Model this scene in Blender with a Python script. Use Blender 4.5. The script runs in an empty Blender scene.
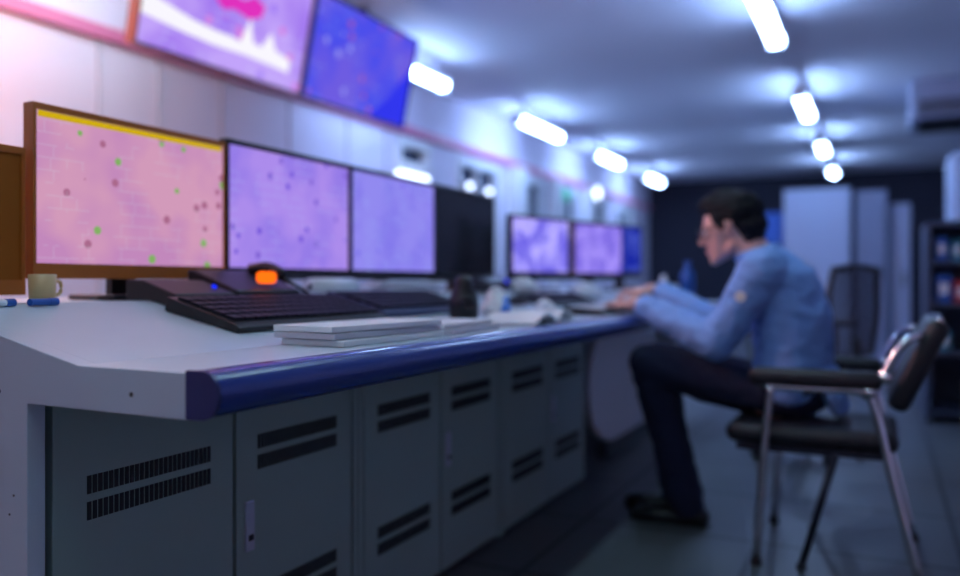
import bpy, bmesh, math, random
from mathutils import Vector, Matrix, Euler, noise
random.seed(7)
PI = math.pi
S = bpy.context.scene
C = S.collection

# ------------------------------------------------------------------ helpers
def lin(r, g, b):
    f = lambda c: (c/255/12.92) if c/255 <= .04045 else ((c/255+.055)/1.055)**2.4
    return (f(r), f(g), f(b), 1)

def mat(name, col, rough=.5, metal=0, bump=0, bscale=40, var=0, emit=None, estr=0, spec=.5, coat=0):
    m = bpy.data.materials.new(name); m.use_nodes = True
    nt = m.node_tree; p = nt.nodes['Principled BSDF']
    p.inputs['Base Color'].default_value = (*col[:3], 1)
    p.inputs['Roughness'].default_value = rough
    p.inputs['Metallic'].default_value = metal
    p.inputs['Specular IOR Level'].default_value = spec
    p.inputs['Coat Weight'].default_value = coat
    if emit:
        p.inputs['Emission Color'].default_value = (*emit[:3], 1)
        p.inputs['Emission Strength'].default_value = estr
    tc = nt.nodes.new('ShaderNodeTexCoord')
    if bump or var:
        n = nt.nodes.new('ShaderNodeTexNoise'); n.inputs['Scale'].default_value = bscale
        n.inputs['Detail'].default_value = 5
        nt.links.new(tc.outputs['Object'], n.inputs['Vector'])
        if bump:
            b = nt.nodes.new('ShaderNodeBump'); b.inputs['Strength'].default_value = bump
            b.inputs['Distance'].default_value = .01
            nt.links.new(n.outputs['Fac'], b.inputs['Height']); nt.links.new(b.outputs['Normal'], p.inputs['Normal'])
        if var:
            r = nt.nodes.new('ShaderNodeMix'); r.data_type = 'RGBA'
            r.inputs['A'].default_value = (*[c*(1-var) for c in col[:3]], 1)
            r.inputs['B'].default_value = (*[min(1, c*(1+var)) for c in col[:3]], 1)
            nt.links.new(n.outputs['Fac'], r.inputs['Factor']); nt.links.new(r.outputs['Result'], p.inputs['Base Color'])
    return m

def obj(name, bm, m, parent=None, shift=None, smooth=False, bevel=0, kind=None):
    me = bpy.data.meshes.new(name)
    bmesh.ops.recalc_face_normals(bm, faces=bm.faces)
    if shift is not None: bmesh.ops.translate(bm, verts=bm.verts, vec=-Vector(shift))
    bm.to_mesh(me); bm.free()
    ms = m if isinstance(m, (list, tuple)) else [m]
    for x in ms: me.materials.append(x)
    if smooth:
        for p in me.polygons: p.use_smooth = True
    o = bpy.data.objects.new(name, me); C.objects.link(o)
    if parent: o.parent = parent
    if bevel:
        b = o.modifiers.new('bevel', 'BEVEL'); b.width = bevel; b.segments = 3; b.limit_method = 'ANGLE'
    if kind: o['kind'] = kind
    return o

def thing(name, label, cat, loc=(0, 0, 0), rot=(0, 0, 0), group=None):
    o = bpy.data.objects.new(name, None); C.objects.link(o); o.empty_display_size = .05
    o.location = loc; o.rotation_euler = rot; o['label'] = label; o['category'] = cat
    if group: o['group'] = group
    return o

def tag(o, label, cat, group=None):
    o['label'] = label; o['category'] = cat
    if group: o['group'] = group
    return o

def struct(name, bm, m, bevel=0, parent=None, smooth=False):
    return obj(name, bm, m, parent, bevel=bevel, smooth=smooth, kind='structure')

def BM(): return bmesh.new()

def box(bm, x0, x1, y0, y1, z0, z1, mi=0):
    vs = [bm.verts.new(p) for p in ((x0,y0,z0),(x1,y0,z0),(x1,y1,z0),(x0,y1,z0),(x0,y0,z1),(x1,y0,z1),(x1,y1,z1),(x0,y1,z1))]
    for f in ((0,3,2,1),(4,5,6,7),(0,1,5,4),(1,2,6,5),(2,3,7,6),(3,0,4,7)):
        fc = bm.faces.new([vs[i] for i in f]); fc.material_index = mi
    return vs

def bx(*a):
    bm = BM(); box(bm, *a); return bm

def prism(bm, pts, a0, a1, axis='X', mi=0):
    """pts: polygon in the two other axes, extruded along axis from a0 to a1"""
    def P(p, a):
        if axis == 'X': return (a, p[0], p[1])
        if axis == 'Y': return (p[0], a, p[1])
        return (p[0], p[1], a)
    A = [bm.verts.new(P(p, a0)) for p in pts]; B = [bm.verts.new(P(p, a1)) for p in pts]
    n = len(pts)
    bm.faces.new(A).material_index = mi; bm.faces.new(B[::-1]).material_index = mi
    for i in range(n):
        bm.faces.new((A[i], B[i], B[(i+1) % n], A[(i+1) % n])).material_index = mi

def tube(bm, pts, r, seg=12, r2=None):
    """round tube along a list of points"""
    pts = [Vector(p) for p in pts]; rings = []
    for i, p in enumerate(pts):
        if i == 0: d = pts[1]-p
        elif i == len(pts)-1: d = p-pts[i-1]
        else: d = (pts[i+1]-p).normalized()+(p-pts[i-1]).normalized()
        q = d.to_track_quat('Z', 'Y')
        rr = r if r2 is None else r+(r2-r)*i/(len(pts)-1)
        rings.append([bm.verts.new(p+q @ Vector((rr*math.cos(2*PI*k/seg), rr*math.sin(2*PI*k/seg), 0))) for k in range(seg)])
    for a, b in zip(rings, rings[1:]):
        for k in range(seg): bm.faces.new((a[k], a[(k+1) % seg], b[(k+1) % seg], b[k]))
    bm.faces.new(rings[0][::-1]); bm.faces.new(rings[-1])

def arc(pts, n=6):
    """Catmull-Rom through pts"""
    P = [Vector(p) for p in pts]; P = [2*P[0]-P[1]]+P+[2*P[-1]-P[-2]]; out = []
    for i in range(1, len(P)-2):
        for k in range(n):
            t = k/n
            out.append(.5*((2*P[i])+(P[i+1]-P[i-1])*t+(2*P[i-1]-5*P[i]+4*P[i+1]-P[i+2])*t*t+(3*P[i]-P[i-1]-3*P[i+1]+P[i+2])*t**3))
    out.append(P[-2]); return out

def lathe(bm, prof, seg=24, c=(0, 0, 0)):
    rings = []
    for r, z in prof:
        rings.append([bm.verts.new((c[0]+max(r, 1e-4)*math.cos(2*PI*k/seg), c[1]+max(r, 1e-4)*math.sin(2*PI*k/seg), c[2]+z)) for k in range(seg)])
    for a, b in zip(rings, rings[1:]):
        for k in range(seg): bm.faces.new((a[k], a[(k+1) % seg], b[(k+1) % seg], b[k]))
    bm.faces.new(rings[0][::-1]); bm.faces.new(rings[-1])

def rbox(x0, x1, y0, y1, z0, z1, r, seg=3):
    bm = bx(x0, x1, y0, y1, z0, z1)
    bmesh.ops.bevel(bm, geom=list(bm.edges), offset=r, segments=seg, profile=.5, affect='EDGES')
    return bm

def add(bm, other, M=None):
    if M is not None: bmesh.ops.transform(other, matrix=M, verts=other.verts)
    me = bpy.data.meshes.new('tmp'); other.to_mesh(me); other.free(); bm.from_mesh(me); bpy.data.meshes.remove(me)

def hull(bm, ells, M=None):
    """convex hull over ellipsoids (centre, radii)"""
    h = BM()
    for c, r in ells:
        r = (r, r, r) if not isinstance(r, (tuple, list)) else r
        mt = Matrix.Translation(c) @ Matrix.Diagonal((*r, 1))
        bmesh.ops.create_icosphere(h, subdivisions=3, radius=1, matrix=mt)
    res = bmesh.ops.convex_hull(h, input=h.verts)
    kill = list({g for g in res['geom_interior']+res['geom_unused'] if isinstance(g, bmesh.types.BMVert) and g.is_valid})
    bmesh.ops.delete(h, geom=kill, context='VERTS')
    add(bm, h, M)

def chain(bm, pts, M=None):
    for a, b in zip(pts, pts[1:]): hull(bm, [a, b], M)

def fuse(bm, voxel, smooth=3):
    me = bpy.data.meshes.new('t'); bm.to_mesh(me); bm.free()
    o = bpy.data.objects.new('t', me); C.objects.link(o)
    r = o.modifiers.new('r', 'REMESH'); r.mode = 'VOXEL'; r.voxel_size = voxel
    dg = bpy.context.evaluated_depsgraph_get()
    e = o.evaluated_get(dg).to_mesh()
    out = BM(); out.from_mesh(e)
    o.evaluated_get(dg).to_mesh_clear()
    bpy.data.objects.remove(o); bpy.data.meshes.remove(me)
    for _ in range(smooth):
        bmesh.ops.smooth_vert(out, verts=out.verts, factor=.5, use_axis_x=True, use_axis_y=True, use_axis_z=True)
    return out

def wrinkle(bm, amp, sc, seed=0):
    bm.normal_update()
    for v in bm.verts:
        n = noise.noise(Vector((v.co.x*sc+seed, v.co.y*sc, v.co.z*sc*1.6)))
        n = (1-abs(n)*2.2)*.7+.5*noise.noise(v.co*sc*2.3)
        v.co += v.normal*n*amp

# ------------------------------------------------------------------ materials
M = {}
M['laminate'] = mat('laminate_white', (.56, .65, .74), .32, var=.05, bscale=6, bump=.03)
M['cab'] = mat('painted_steel_green_grey', (.33, .46, .42), .42, var=.06, bscale=5, bump=.04)
M['slot'] = mat('vent_slot_black', (.012, .014, .018), .6)
M['gap'] = mat('dark_steel_frame', (.05, .06, .065), .5)
M['blue'] = mat('blue_gloss_bumper', (.010, .04, .27), .24, coat=.5, bump=.02, bscale=8)
M['navy'] = mat('navy_end_cap', (.012, .02, .13), .35)
M['plate'] = mat('chrome_lock_plate', (.62, .66, .78), .3, metal=.5)
M['black'] = mat('black_plastic', (.012, .012, .016), .42, bump=.05, bscale=200)
M['blackgl'] = mat('black_gloss_glass', (.01, .01, .014), .12)
M['brown'] = mat('flare_tinted_plastic', (.42, .11, .006), .45, bump=.05, bscale=150)  # dark bezel plastic with the lens flare's orange cast painted into its colour
M['darkkey'] = mat('black_keys', (.010, .011, .022), .6, spec=.3)
M['paper'] = mat('paper_white', (.78, .78, .82), .7, var=.04, bscale=30)
M['paperg'] = mat('paper_grey_lavender', (.52, .5, .58), .7, var=.06, bscale=30)
M['bluepaper'] = mat('blue_printed_cover', (.05, .22, .75), .4)
M['cream'] = mat('cream_ceramic', (.66, .46, .22), .35)
M['white'] = mat('white_enamel', (.78, .8, .84), .4)
M['chrome'] = mat('chrome_tube', (.75, .77, .82), .16, metal=1)
M['chairpad'] = mat('black_vinyl', (.014, .014, .022), .42, bump=.15, bscale=120)
M['darktube'] = mat('dark_steel_tube', (.03, .032, .05), .3, metal=.6)
M['shirt'] = mat('blue_grey_work_shirt', (.20, .38, .80), .85, bump=.3, bscale=60, var=.08)
M['trouser'] = mat('dark_navy_trousers', (.008, .012, .045), .9, bump=.3, bscale=70)
M['shoe'] = mat('black_leather', (.01, .01, .012), .4)
M['skin'] = mat('skin', (.72, .42, .36), .5, var=.05, bscale=20)
M['lips'] = mat('lips', (.5, .2, .19), .45)
M['hair'] = mat('black_hair', (.003, .004, .009), .7, bump=.3, spec=.25, bscale=90)
M['lens'] = mat('blue_tinted_lens', (.03, .08, .55), .1)
M['ceil'] = mat('ceiling_paint', (.80, .81, .92), .75, var=.05, bscale=1.2)
M['wallw'] = mat('wall_paint_white', (.70, .66, .80), .7, var=.03, bscale=2)
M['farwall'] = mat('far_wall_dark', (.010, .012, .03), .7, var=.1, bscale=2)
M['redtrim'] = mat('crimson_trim', (.62, .17, .33), .5)
M['glass'] = mat('dark_window_glass', (.03, .045, .09), .12, spec=.7)
M['locker'] = mat('locker_pale_blue_grey', (.42, .50, .68), .5, var=.04, bscale=3)
M['locker2'] = mat('locker_slate', (.24, .29, .42), .5, var=.04, bscale=3)
M['navycab'] = mat('dark_slate_shelving', (.045, .06, .11), .5)
M['wood'] = mat('plywood_tan', (.33, .22, .14), .6, var=.2, bscale=9)
M['red'] = mat('red_plastic', (.5, .03, .05), .4)
M['teal'] = mat('teal_plastic', (.03, .22, .3), .4)
M['bluepl'] = mat('blue_plastic', (.015, .10, .42), .35)
M['ac'] = mat('air_unit_casing', (.34, .38, .52), .5)

def emis(name, col, s):
    m = bpy.data.materials.new(name); m.use_nodes = True; nt = m.node_tree; nt.nodes.clear()
    e = nt.nodes.new('ShaderNodeEmission'); o = nt.nodes.new('ShaderNodeOutputMaterial')
    e.inputs['Color'].default_value = (*col[:3], 1); e.inputs['Strength'].default_value = s
    nt.links.new(e.outputs[0], o.inputs[0]); return m

TUBE = 46.0
M['tube'] = emis('fluorescent_tube', (.36, .56, 1.0), TUBE)
M['tubenear'] = emis('fluorescent_tube_cool_white', (.50, .82, .96), TUBE*.50)
M['walllamp'] = emis('wall_lamp_glow', (.62, .74, 1.0), 5)
M['warm'] = emis('added_warm_glow', (1, .44, .34), 230)
M['orange'] = emis('orange_indicator', (1, .13, .005), 1.6)
M['ledblue'] = emis('blue_led', (.01, .03, 1), 1.2)
M['green'] = emis('green_sign_glow', (.02, .55, .4), 1)
M['chartw'] = emis('chart_white', (.95, .93, 1), 1)
M['chartm'] = emis('chart_magenta', lin(225, 50, 190), 1)
M['charty'] = emis('screen_yellow_bar', lin(214, 178, 20), .9)

def screen_mat(name, base, alt, dots, line, strength, sc=9, linew=.3, seed=0):
    """a process-diagram screen: soft blocks of two tones, small symbols and thin pipe lines, all emitted"""
    m = bpy.data.materials.new(name); m.use_nodes = True; nt = m.node_tree; nt.nodes.clear()
    N = nt.nodes.new; L = nt.links.new
    o = N('ShaderNodeOutputMaterial'); e = N('ShaderNodeEmission'); L(e.outputs[0], o.inputs[0])
    e.inputs['Strength'].default_value = strength
    tc = N('ShaderNodeTexCoord'); mp = N('ShaderNodeMapping'); L(tc.outputs['Object'], mp.inputs['Vector'])
    mp.inputs['Location'].default_value = (seed*1.7, 0, seed*.9)
    mp.inputs['Scale'].default_value = (1, .001, 1)
    n = N('ShaderNodeTexNoise'); n.inputs['Scale'].default_value = sc*.8; n.inputs['Detail'].default_value = 2
    L(mp.outputs[0], n.inputs['Vector'])
    r = N('ShaderNodeValToRGB'); r.color_ramp.elements[0].position = .42; r.color_ramp.elements[1].position = .6
    r.color_ramp.elements[0].color = (*base[:3], 1); r.color_ramp.elements[1].color = (*alt[:3], 1)
    L(n.outputs['Fac'], r.inputs[0])
    v = N('ShaderNodeTexVoronoi'); v.inputs['Scale'].default_value = sc*3.2; L(mp.outputs[0], v.inputs['Vector'])
    lt = N('ShaderNodeMath'); lt.operation = 'LESS_THAN'; lt.inputs[1].default_value = .24; L(v.outputs['Distance'], lt.inputs[0])
    sx = N('ShaderNodeSeparateColor'); L(v.outputs['Color'], sx.inputs[0])
    gt = N('ShaderNodeMath'); gt.operation = 'GREATER_THAN'; gt.inputs[1].default_value = .45; L(sx.outputs[0], gt.inputs[0])
    mu = N('ShaderNodeMath'); mu.operation = 'MULTIPLY'; L(lt.outputs[0], mu.inputs[0]); L(gt.outputs[0], mu.inputs[1])
    mx = N('ShaderNodeMix'); mx.data_type = 'RGBA'; L(mu.outputs[0], mx.inputs['Factor']); L(r.outputs[0], mx.inputs['A'])
    cr = N('ShaderNodeValToRGB'); cr.color_ramp.interpolation = 'CONSTANT'
    cr.color_ramp.elements[0].color = (*dots[0][:3], 1); cr.color_ramp.elements[1].color = (*dots[-1][:3], 1); cr.color_ramp.elements[1].position = .66
    if len(dots) > 2:
        q = cr.color_ramp.elements.new(.33); q.color = (*dots[1][:3], 1)
    L(sx.outputs[1], cr.inputs[0]); L(cr.outputs[0], mx.inputs['B'])
    # pipes
    b = N('ShaderNodeTexBrick'); b.inputs['Scale'].default_value = sc*2.3; b.inputs['Mortar Size'].default_value = .016
    b.inputs['Brick Width'].default_value = 1.35; b.inputs['Row Height'].default_value = .42; b.offset = .37; b.squash = .45; b.squash_frequency = 3
    sep = N('ShaderNodeSeparateXYZ'); L(mp.outputs[0], sep.inputs[0]); cmb = N('ShaderNodeCombineXYZ')
    L(sep.outputs['X'], cmb.inputs['X']); L(sep.outputs['Z'], cmb.inputs['Y']); L(cmb.outputs[0], b.inputs['Vector'])
    n2 = N('ShaderNodeTexNoise'); n2.inputs['Scale'].default_value = sc*1.4; L(mp.outputs[0], n2.inputs['Vector'])
    g2 = N('ShaderNodeMath'); g2.operation = 'GREATER_THAN'; g2.inputs[1].default_value = .52; L(n2.outputs['Fac'], g2.inputs[0])
    m2 = N('ShaderNodeMath'); m2.operation = 'MULTIPLY'; L(b.outputs['Fac'], m2.inputs[0]); L(g2.outputs[0], m2.inputs[1])
    m3 = N('ShaderNodeMath'); m3.operation = 'MULTIPLY'; L(m2.outputs[0], m3.inputs[0]); m3.inputs[1].default_value = linew
    mx2 = N('ShaderNodeMix'); mx2.data_type = 'RGBA'; L(m3.outputs[0], mx2.inputs['Factor']); L(mx.outputs['Result'], mx2.inputs['A'])
    mx2.inputs['B'].default_value = (*line[:3], 1)
    L(mx2.outputs['Result'], e.inputs['Color'])
    return m

def tile_mat():
    m = mat('floor_tiles', (.10, .115, .135), .38); nt = m.node_tree; p = nt.nodes['Principled BSDF']
    tc = nt.nodes.new('ShaderNodeTexCoord'); b = nt.nodes.new('ShaderNodeTexBrick')
    b.offset = 0; b.inputs['Scale'].default_value = 1; b.inputs['Brick Width'].default_value = .6; b.inputs['Row Height'].default_value = .6
    b.inputs['Mortar Size'].default_value = .010
    b.inputs['Color1'].default_value = (.105, .115, .125, 1); b.inputs['Color2'].default_value = (.09, .10, .11, 1); b.inputs['Mortar'].default_value = (.02, .022, .03, 1)
    mp = nt.nodes.new('ShaderNodeMapping'); mp.inputs['Rotation'].default_value = (0, 0, 0); mp.inputs['Location'].default_value = (.17, .23, 0)
    nt.links.new(tc.outputs['Object'], mp.inputs[0]); nt.links.new(mp.outputs[0], b.inputs['Vector'])
    nt.links.new(b.outputs['Color'], p.inputs['Base Color']); return m
M['floor'] = tile_mat()

# ------------------------------------------------------------------ room
H = 2.66; XF = 14.4; XB = -2.0; YL = 3.75; YR = -3.2
struct('floor', bx(XB, XF, YR, YL, -.1, 0), M['floor'])
struct('ceiling', bx(XB, XF, YR, YL, H, H+.1), M['ceil'])
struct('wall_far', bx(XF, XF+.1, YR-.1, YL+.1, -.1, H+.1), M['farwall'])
struct('wall_back', bx(XB-.1, XB, YR-.1, YL+.1, -.1, H+.1), M['wallw'])
struct('wall_right', bx(XB, XF, YR-.1, YR, -.1, H+.1), M['wallw'])
# left wall, with a row of openings
wins = [(5.95, 6.45, 1.9, 2.1), (7.05, 7.95, 1.02, 2.08), (8.75, 9.25, 1.02, 2.08), (9.75, 10.5, 1.02, 2.08), (11.0, 11.8, 1.02, 2.08), (12.4, 13.3, 1.02, 2.08)]
bm = BM()
edges = [XB]+[w for t in wins for w in t[:2]]+[XF]
for i in range(0, len(edges), 2): box(bm, edges[i], edges[i+1], YL, YL+.12, -.1, H+.1)
for x0, x1, z0, z1 in wins:
    box(bm, x0, x1, YL, YL+.12, -.1, z0); box(bm, x0, x1, YL, YL+.12, z1, H+.1)
struct('wall_left', bm, M['wallw'])
for i, (x0, x1, z0, z1) in enumerate(wins):
    w = bpy.data.objects.new('window_%d' % (i+1), None); C.objects.link(w); w['kind'] = 'structure'; w.location = (0, 0, 0)
    f = BM(); t = .035
    box(f, x0-t, x1+t, YL-.025, YL+.1, z1-t, z1+t); box(f, x0-t, x1+t, YL-.025, YL+.1, z0-t, z0+t)
    box(f, x0-t, x0+t, YL-.0251, YL+.1, z0, z1); box(f, x1-t, x1+t, YL-.0251, YL+.1, z0, z1)
    if x1-x0 > .7: box(f, (x0+x1)/2-.02, (x0+x1)/2+.02, YL-.01, YL+.09, z0, z1)
    obj('window_frame', f, M['white'], w)
    obj('window_pane', bx(x0, x1, YL+.05, YL+.06, z0, z1), M['glass'], w)
struct('trim_1', bx(XB, XF-.003, YL-.045, YL, 2.17, 2.24), M['redtrim'])
bm = BM()
for x in (2.95, 3.35, 3.85, 4.5, 5.2, 5.75): box(bm, x, x+.012, YL-.012, YL, 0, 2.17)
struct('trim_2', bm, M['paperg'])
struct('baseboard_left', bx(XB, XF-.003, YL-.015, YL, 0, .1), M['gap'])
# white pilasters
for k, (x0, x1) in enumerate(((8.25, 8.52), (9.40, 9.58), (10.68, 10.85))):
    struct('trim_%d' % (k+3), bx(x0, x1, YL-.14, YL-.003, 0, 2.165), M['white'], .01)

# ------------------------------------------------------------------ ceiling lights
def ceiling_light(x0, x1, y, label, group='fluorescent ceiling fittings'):
    L = x1-x0
    t = thing('ceiling_light', label, 'ceiling light', ((x0+x1)/2, y, H), group=group)
    b = BM(); prism(b, [(-.025, -.11), (.025, -.11), (.040, -.13), (.040, -.16), (-.040, -.16), (-.040, -.13)], -L/2, L/2, 'X')
    obj('fitting_body', b, M['white'], t)
    for s in (-1, 1):
        b = BM(); tube(b, [(s*L*.35, 0, 0), (s*L*.35, 0, -.111)], .012, 10); obj('hanger', b, M['white'], t)
    for s in (-1, 1):
        obj('end_cap', bx(s*L/2-.012, s*L/2+.012, -.056, .056, -.23, -.13), M['white'], t, bevel=.004)
    b = BM(); pts = [(.05*math.cos(a), -.185-.036*math.sin(a)) for a in [-PI*.28+PI*1.56*k/14 for k in range(15)]]
    prism(b, pts, -L/2+.014, L/2-.014, 'X'); obj('diffuser', b, M['tube' if x0 > 3 else 'tubenear'], t)
    return t
right = [(-.2, 1.0), (2.1, 3.2), (4.5, 5.71), (7.35, 8.42), (9.9, 10.85), (12.2, 13.1)]
rl = [None, None, 'largest fluorescent fitting in the right row, cut by the top edge', 'second fluorescent fitting in the right row above the seated man', 'third fluorescent fitting going back in the right ceiling row', 'farthest and smallest fluorescent fitting in the right row near dark wall']
left = [(-.2, 1.0), (2.0, 3.1), (4.9, 5.78), (7.27, 8.4), (9.7, 10.7), (12.05, 13.0)]
ll = [None, None, 'fluorescent ceiling fitting just right of the hanging blue display', 'long fluorescent fitting, second in the left ceiling row', 'third fluorescent fitting in the left row above the far monitors', 'farthest fluorescent fitting of the left row, beside the dark wall']
for (a, b_), lb, nm in zip(right, rl, range(6)):
    ceiling_light(a, b_, .625, lb or ('fluorescent fitting in the right ceiling row, %s' % ('directly above the camera' if nm == 0 else 'just behind the top of the view')))
for (a, b_), lb, nm in zip(left, ll, range(6)):
    ceiling_light(a, b_, 3.2, lb or ('fluorescent fitting in the left ceiling row, %s' % ('behind the camera' if nm == 0 else 'above the hanging displays')))

# added globe lamp just outside the view, tints the left wall pink
t = thing('added_warm_lamp', 'unseen warm globe lamp added left of the hanging displays to tint the wall', 'lamp', (1.62, 3.0, H))
b = BM(); lathe(b, [(0, -.09), (.05, -.075), (.085, -.03), (.09, 0), (.075, .05), (.04, .08), (0, .09)], 24, (0, 0, -.42)); obj('globe', b, M['warm'], t, smooth=True)
b = BM(); tube(b, [(0, 0, -.02), (0, 0, -.325)], .006); obj('pendant_cord', b, M['black'], t, smooth=True)
b = BM(); lathe(b, [(.05, 0), (.045, -.025), (.01, -.03)], 20); obj('ceiling_rose', b, M['white'], t)

# lamps on the left wall
t = thing('wall_lamp', 'short bar lamp on the left wall above the third screen', 'wall lamp', (6.1, YL, 1.80))
obj('lamp_housing', bx(-.26, .26, -.05, 0, -.03, .03), M['white'], t, bevel=.005)
obj('diffuser', rbox(-.25, .25, -.085, -.05, -.025, .025, .01), M['walllamp'], t, smooth=True)
for x, z, r, lb in ((7.18, 1.83, .032, 'left one of two round wall lamps over the dark monitor'), (7.62, 1.82, .032, 'right one of two round wall lamps over the dark monitor'), (10.9, 2.12, .085, 'bright round wall lamp above the far pair of monitors')):
    t = thing('round_wall_lamp', lb, 'wall lamp', (x, YL-(.145 if z > 2 else .03), z), group='round lamps on the left wall')
    b = BM(); lathe(b, [(r*1.1, 0), (r*1.1, .02), (r*.9, .03)], 20); bmesh.ops.rotate(b, matrix=Matrix.Rotation(PI/2, 3, 'X'), verts=b.verts)
    obj('lamp_base', b, M['white'], t)
    b = BM(); lathe(b, [(r, .0301), (r*.95, .05), (r*.6, .07), (0, .078)], 20); bmesh.ops.rotate(b, matrix=Matrix.Rotation(PI/2, 3, 'X'), verts=b.verts)
    obj('glass_dome', b, M['walllamp'], t, smooth=True)
t = thing('green_sign', 'small green lit sign hanging on the left wall', 'sign', (9.9, YL-.03, 2.02))
obj('sign_case', bx(-.12, .12, -.06, -.0, -.09, .09), M['white'], t, bevel=.005)
obj('lit_face', bx(-.11, .11, -.064, -.0601, -.08, .08), M['green'], t)

# ------------------------------------------------------------------ the console desk
X0, X1 = .787, 5.2
ZT = .75
KY = 1.04; BY = 1.42; ZB = .83; DY = 1.98
desk = thing('console_desk', 'long white control console desk with raised back shelf', 'desk', (X0, .8, 0))
sh = (X0, .8, 0)
b = BM(); prism(b, [(.826, .688), (.826, ZT), (KY, ZT), (BY, ZB), (DY, ZB), (DY, .80), (1.43, .80), (1.06, .722), (1.06, .688)], X0+.03, X1, 'X')
obj('worktop', b, M['laminate'], desk, sh, bevel=.002)
b = BM(); prism(b, [(.826, .687), (.826, ZT+.0005), (KY, ZT+.0005), (BY, ZB+.0005), (DY, ZB+.0005), (DY, 0), (1.154, 0), (1.154, .687)], X0, X0+.03, 'X')
obj('end_panel', b, M['laminate'], desk, sh, bevel=.0015)
b = BM(); prism(b, [(1.16, 0), (1.16, .68), (1.2, .72), (DY, .79), (DY, 0)], X1-.03, X1, 'X')
obj('end_panel', b, M['laminate'], desk, sh)
obj('back_panel', bx(X0+.03, X1-.03, DY-.02, DY, .1, .80), M['cab'], desk, sh)
def bump_prof(g=0):
    pts = [(.826, .752+g), (.812, .7525+g)]
    for k in range(25):
        a = PI/2-PI*k/24
        pts.append((.797-(.027+g)*math.cos(a), .7215+(.031+g)*math.sin(a)))
    pts += [(.812, .6895-g), (.826, .690-g)]
    return pts
b = BM(); prism(b, bump_prof(), X0+.004, X1, 'X'); obj('bumper_rail', b, M['blue'], desk, sh, bevel=.001)
b = BM(); prism(b, bump_prof(.0015), X0-.002, X0+.004, 'X'); obj('bumper_end_cap', b, M['navy'], desk, sh)
for (y, z) in ((1.22, .702), (.93, .715)):
    b = BM(); lathe(b, [(.0035, -.0008), (.0035, .0012)], 14); bmesh.ops.rotate(b, matrix=Matrix.Rotation(PI/2, 3, 'Y'), verts=b.verts)
    bmesh.ops.translate(b, verts=b.verts, vec=(X0, y, z)); obj('screw_hole', b, M['slot'], desk, sh)
for (y, z) in ((1.185, .545), (1.195, .515)):
    b = BM(); lathe(b, [(.0018, -.0008), (.0018, .0012)], 10); bmesh.ops.rotate(b, matrix=Matrix.Rotation(PI/2, 3, 'Y'), verts=b.verts)
    bmesh.ops.translate(b, verts=b.verts, vec=(X0, y, z)); obj('screw_hole', b, M['slot'], desk, sh)

# cabinets under the desk
YC = 1.165
units = [(.833, 1.662, 'first pair of grey-green vented cabinet doors under near end of console'), (1.666, 2.508, 'middle pair of grey-green vented doors under the console'), (2.512, 3.40, 'grey-green vented cabinet under console closest to the man')]
for ui, (x0, x1, lb) in enumerate(units):
    t = thing('console_cabinet', lb, 'cabinet', (x0, YC, 0), group='vented steel cabinets under the console')
    sx = (x0, YC, 0)
    obj('body', bx(x0, x1, YC+.02, 1.9, .0, .682), M['gap'], t, sx)
    if ui: obj('side_stile', bx(x0, x0+.02, YC, YC+.0199, .0, .682), M['cab'], t, sx)
    if ui < 2: obj('side_stile', bx(x1-.018, x1, YC, YC+.0199, .0, .682), M['cab'], t, sx)
    a = x0+(.026 if ui else .004); z = x1-.026; mid = (a+z)/2
    for di, (da, db) in enumerate(((a, mid-.005), (mid+.005, z))):
        d = obj('door', bx(da, db, YC, YC+.0195, .012, .676), M['cab'], t, sx, bevel=.002)
        W = db-da; va = da+W*.155; vb = db-W*.15
        for zt in (.553, .510, .235, .192):
            v = BM(); n = 26; st = (vb-va)/n
            for k in range(n): box(v, va+k*st, va+(k+.74)*st, YC-.0012, YC+.003, zt-.030, zt)
            obj('vent_grille', v, M['slot'], d, sx)
        if di == 1:
            hp = BM(); box(hp, da+.022, da+.047, YC-.006, YC-.0001, .318, .42)
            hh = obj('lock_handle', hp, M['plate'], d, sx, bevel=.002)
            hp = BM(); box(hp, da+.028, da+.041, YC-.0085, YC-.0061, .34, .352); obj('keyhole', hp, M['slot'], hh, sx)
# curved white panel further along, under the desk
t = thing('knee_space_panel', 'pale blue-white rounded panel under the desk behind the man\'s shin', 'panel', (3.5, 1.2, 0))
b = BM(); pts = [(4.75, .68), (3.95, .68)]
for k in range(1, 14):
    a = PI/2+PI*k/13*1.0
    pts.append((3.95+.40*math.cos(a), .38+.30*math.sin(a)))
pts += [(4.2, .08), (4.75, .08)]
prism(b, pts, 1.20, 1.235, 'Y'); obj('panel_face', b, M['white'], t, (3.5, 1.2, 0), bevel=.004)
obj('plinth', bx(3.85, 4.75, 1.21, 1.26, 0, .079), M['gap'], t, (3.5, 1.2, 0))

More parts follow.
